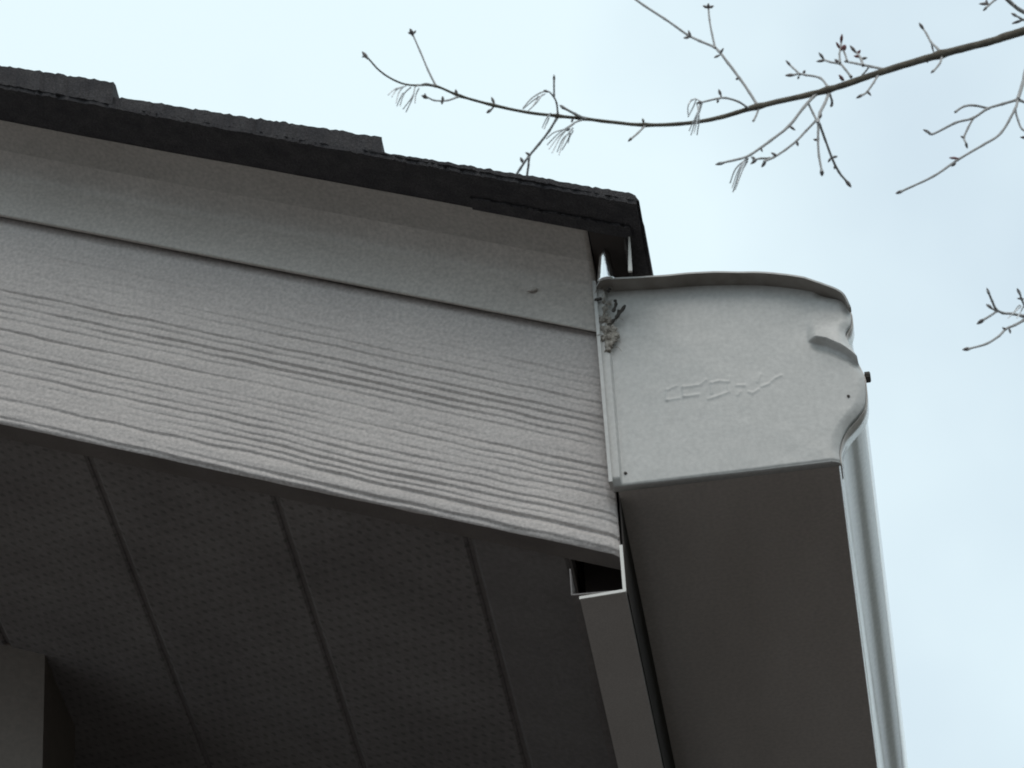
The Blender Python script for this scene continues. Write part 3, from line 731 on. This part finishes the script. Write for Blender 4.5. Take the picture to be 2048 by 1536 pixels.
side_branch([(2640, -60), (2420, 10), (2220, 60), (2090, 96), (2056, 130), (2046, 165), (2036, 198)], [22, 17, 13, 9, 8, 7.5, 8], 5.75, 5.35, [
    ([(2036, 199), (2005, 208), (1976, 217), (1946, 236), (1910, 246), (1866, 268), (1854, 262)], 7, 5.5, -.12, [(1862, 267, 152, 18, 9)]),
    ([(1978, 217), (1950, 211), (1928, 213), (1910, 224)], 6, 5.5, -.06, [(1916, 220, 222, 10, 7)]),
    ([(1946, 237), (1936, 256), (1928, 276), (1933, 288)], 5.5, 5.5, -.06, [(1931, 284, 285, 14, 8), (1928, 276, 150, 8, 7)]),
    ([(2035, 202), (2030, 218), (2002, 266), (1966, 290), (1915, 320), (1868, 352), (1800, 384)], 7, 5.5, -.22, [(1808, 381, 200, 18, 11), (1918, 317, 175, 20, 7, 1), (1912, 326, 215, 12, 8)]),
    ([(2030, 219), (2036, 240), (2044, 258), (2060, 266)], 6, 5, -.05, [(2060, 276, 175, 20, 9)]),
    ([(2038, 200), (2058, 208), (2090, 222), (2130, 246)], 7, 5, .1, [(2128, 245, 320, 18, 9)]),
])
side_branch([(2640, 40), (2420, 50), (2240, 56), (2110, 44), (2048, 24), (2020, 4), (1990, -22), (1940, -60)], [18, 15, 12, 9, 8.5, 8, 7, 6], 5.7, 5.5, [
    ([(2004, -8), (1990, 0), (1978, 10), (1972, 16)], 6, 5.5, -.05, [(1976, 12, 225, 14, 8), (1978, 8, 178, 20, 10), (1974, 10, 95, 12, 8)]),
    ([(2080, 62), (2058, 46), (2040, 36), (2030, 30)], 6.5, 5, -.05, [(2036, 34, 150, 16, 8), (2046, 40, 198, 24, 9), (2056, 48, 250, 12, 9)]),
    ([(2030, 12), (2018, -2), (2006, -14)], 6, 5, .05, []),
])
side_branch([(2600, 520), (2380, 600), (2200, 640), (2110, 642), (2060, 634), (2044, 632)], [20, 15, 11, 9, 7.5, 7], 5.6, 5.25, [
    ([(2046, 632), (2026, 628), (2006, 626), (1992, 618), (1984, 602), (1976, 582)], 7.5, 5.5, -.10, [(1980, 592, 112, 18, 9), ]),
    ([(1994, 622), (1982, 616), (1974, 610)], 5.5, 5.5, -.03, [(1984, 617, 145, 15, 9)]),
    ([(1994, 622), (1980, 632), (1966, 640)], 6, 6, -.04, [(1970, 638, 212, 20, 11)]),
    ([(2048, 640), (2030, 650), (2012, 658), (1998, 672), (1972, 688), (1936, 698)], 7, 5.5, -.15, [(1942, 697, 188, 18, 11), (2012, 659, 150, 9, 7), (2018, 656, 285, 12, 7)]),
    ([(2060, 634), (2050, 614), (2044, 600), (2038, 584)], 6, 5, -.05, [(2042, 592, 118, 18, 9), (2048, 598, 175, 14, 7)]),
])
tassel([(2042, 612), (2040, 610), (2046, 614), (2036, 618)], [(2030, 622), (2026, 628), (2034, 636), (2016, 636)], 5.2)
# limb and trunk beyond the right edge of the view
def world_tube(name, P, R, m="bark", parent=tree, seg=12):
    Q = catmull(P, 6); k = len(P) - 1
    rr = np.interp(np.linspace(0, k, len(Q)), range(k + 1), R); v, f = tube_data(Q, rr, seg, .15)
    return mesh_obj(name, v, f, m, parent, True)
a1 = Vector(at(2700, -120, 5.7)); a2 = Vector(at(2640, -60, 5.75)); a3 = Vector(at(2640, 40, 5.7)); a4 = Vector(at(2600, 520, 5.6))
tx, ty = tb.x, tb.y
world_tube("trunk", [(tx, ty, -H - .05), (tx + .02, ty + .01, -H + .5), (tx + .05, ty + .03, -1.0), (tx + .02, ty, .3), (tx + .08, ty + .05, 1.6), (tx + .05, ty + .1, 2.8), (tx + .12, ty + .12, 4.2)], [.13, .10, .088, .078, .06, .042, .02])
j1 = Vector((tx + .05, ty + .02, a1.z - .35))
world_tube("limb", [j1, (j1 + a1) / 2 + Vector((0, 0, .02)), a1], [.032, .022, .017])
world_tube("limb", [(j1 * .45 + a1 * .55), (j1 * .2 + a2 * .8) + Vector((0, .02, .0)), a2], [.018, .014, .0105])
world_tube("limb", [(j1 * .35 + a1 * .65), (a1 * .3 + a3 * .7) + Vector((.08, .0, .0)), a3], [.015, .011, .0085])
j4 = Vector((tx + .04, ty, a4.z - .25))
world_tube("limb", [j4, (j4 + a4) / 2 + Vector((0, 0, .03)), a4], [.026, .017, .0095])
for k in range(14):      # the rest of the bare crown, away from the house
    z = .4 + k * .27; an = random.uniform(-1.1, 1.6); L = random.uniform(.8, 1.6) * (1 - k * .03)
    p0 = Vector((tx + .05, ty + .05, z)); d = Vector((math.cos(an), math.sin(an), random.uniform(.35, .8))).normalized()
    p1 = p0 + d * L * .5 + Vector((0, 0, -.03)); p2 = p0 + d * L + Vector((0, 0, .12))
    lb = world_tube("limb", [p0, p1, p2], [.022, .013, .004], seg=8)
    for q in range(4):
        s = p0.lerp(p2, .35 + .17 * q); e = s + (d + Vector((random.uniform(-.1, .8), random.uniform(-.8, .8), random.uniform(-.3, .7)))).normalized() * random.uniform(.2, .45)
        world_tube("twig", [s, (s + e) / 2 + Vector((0, 0, -.02)), e], [.005, .0035, .0018], "twig", lb, 6)
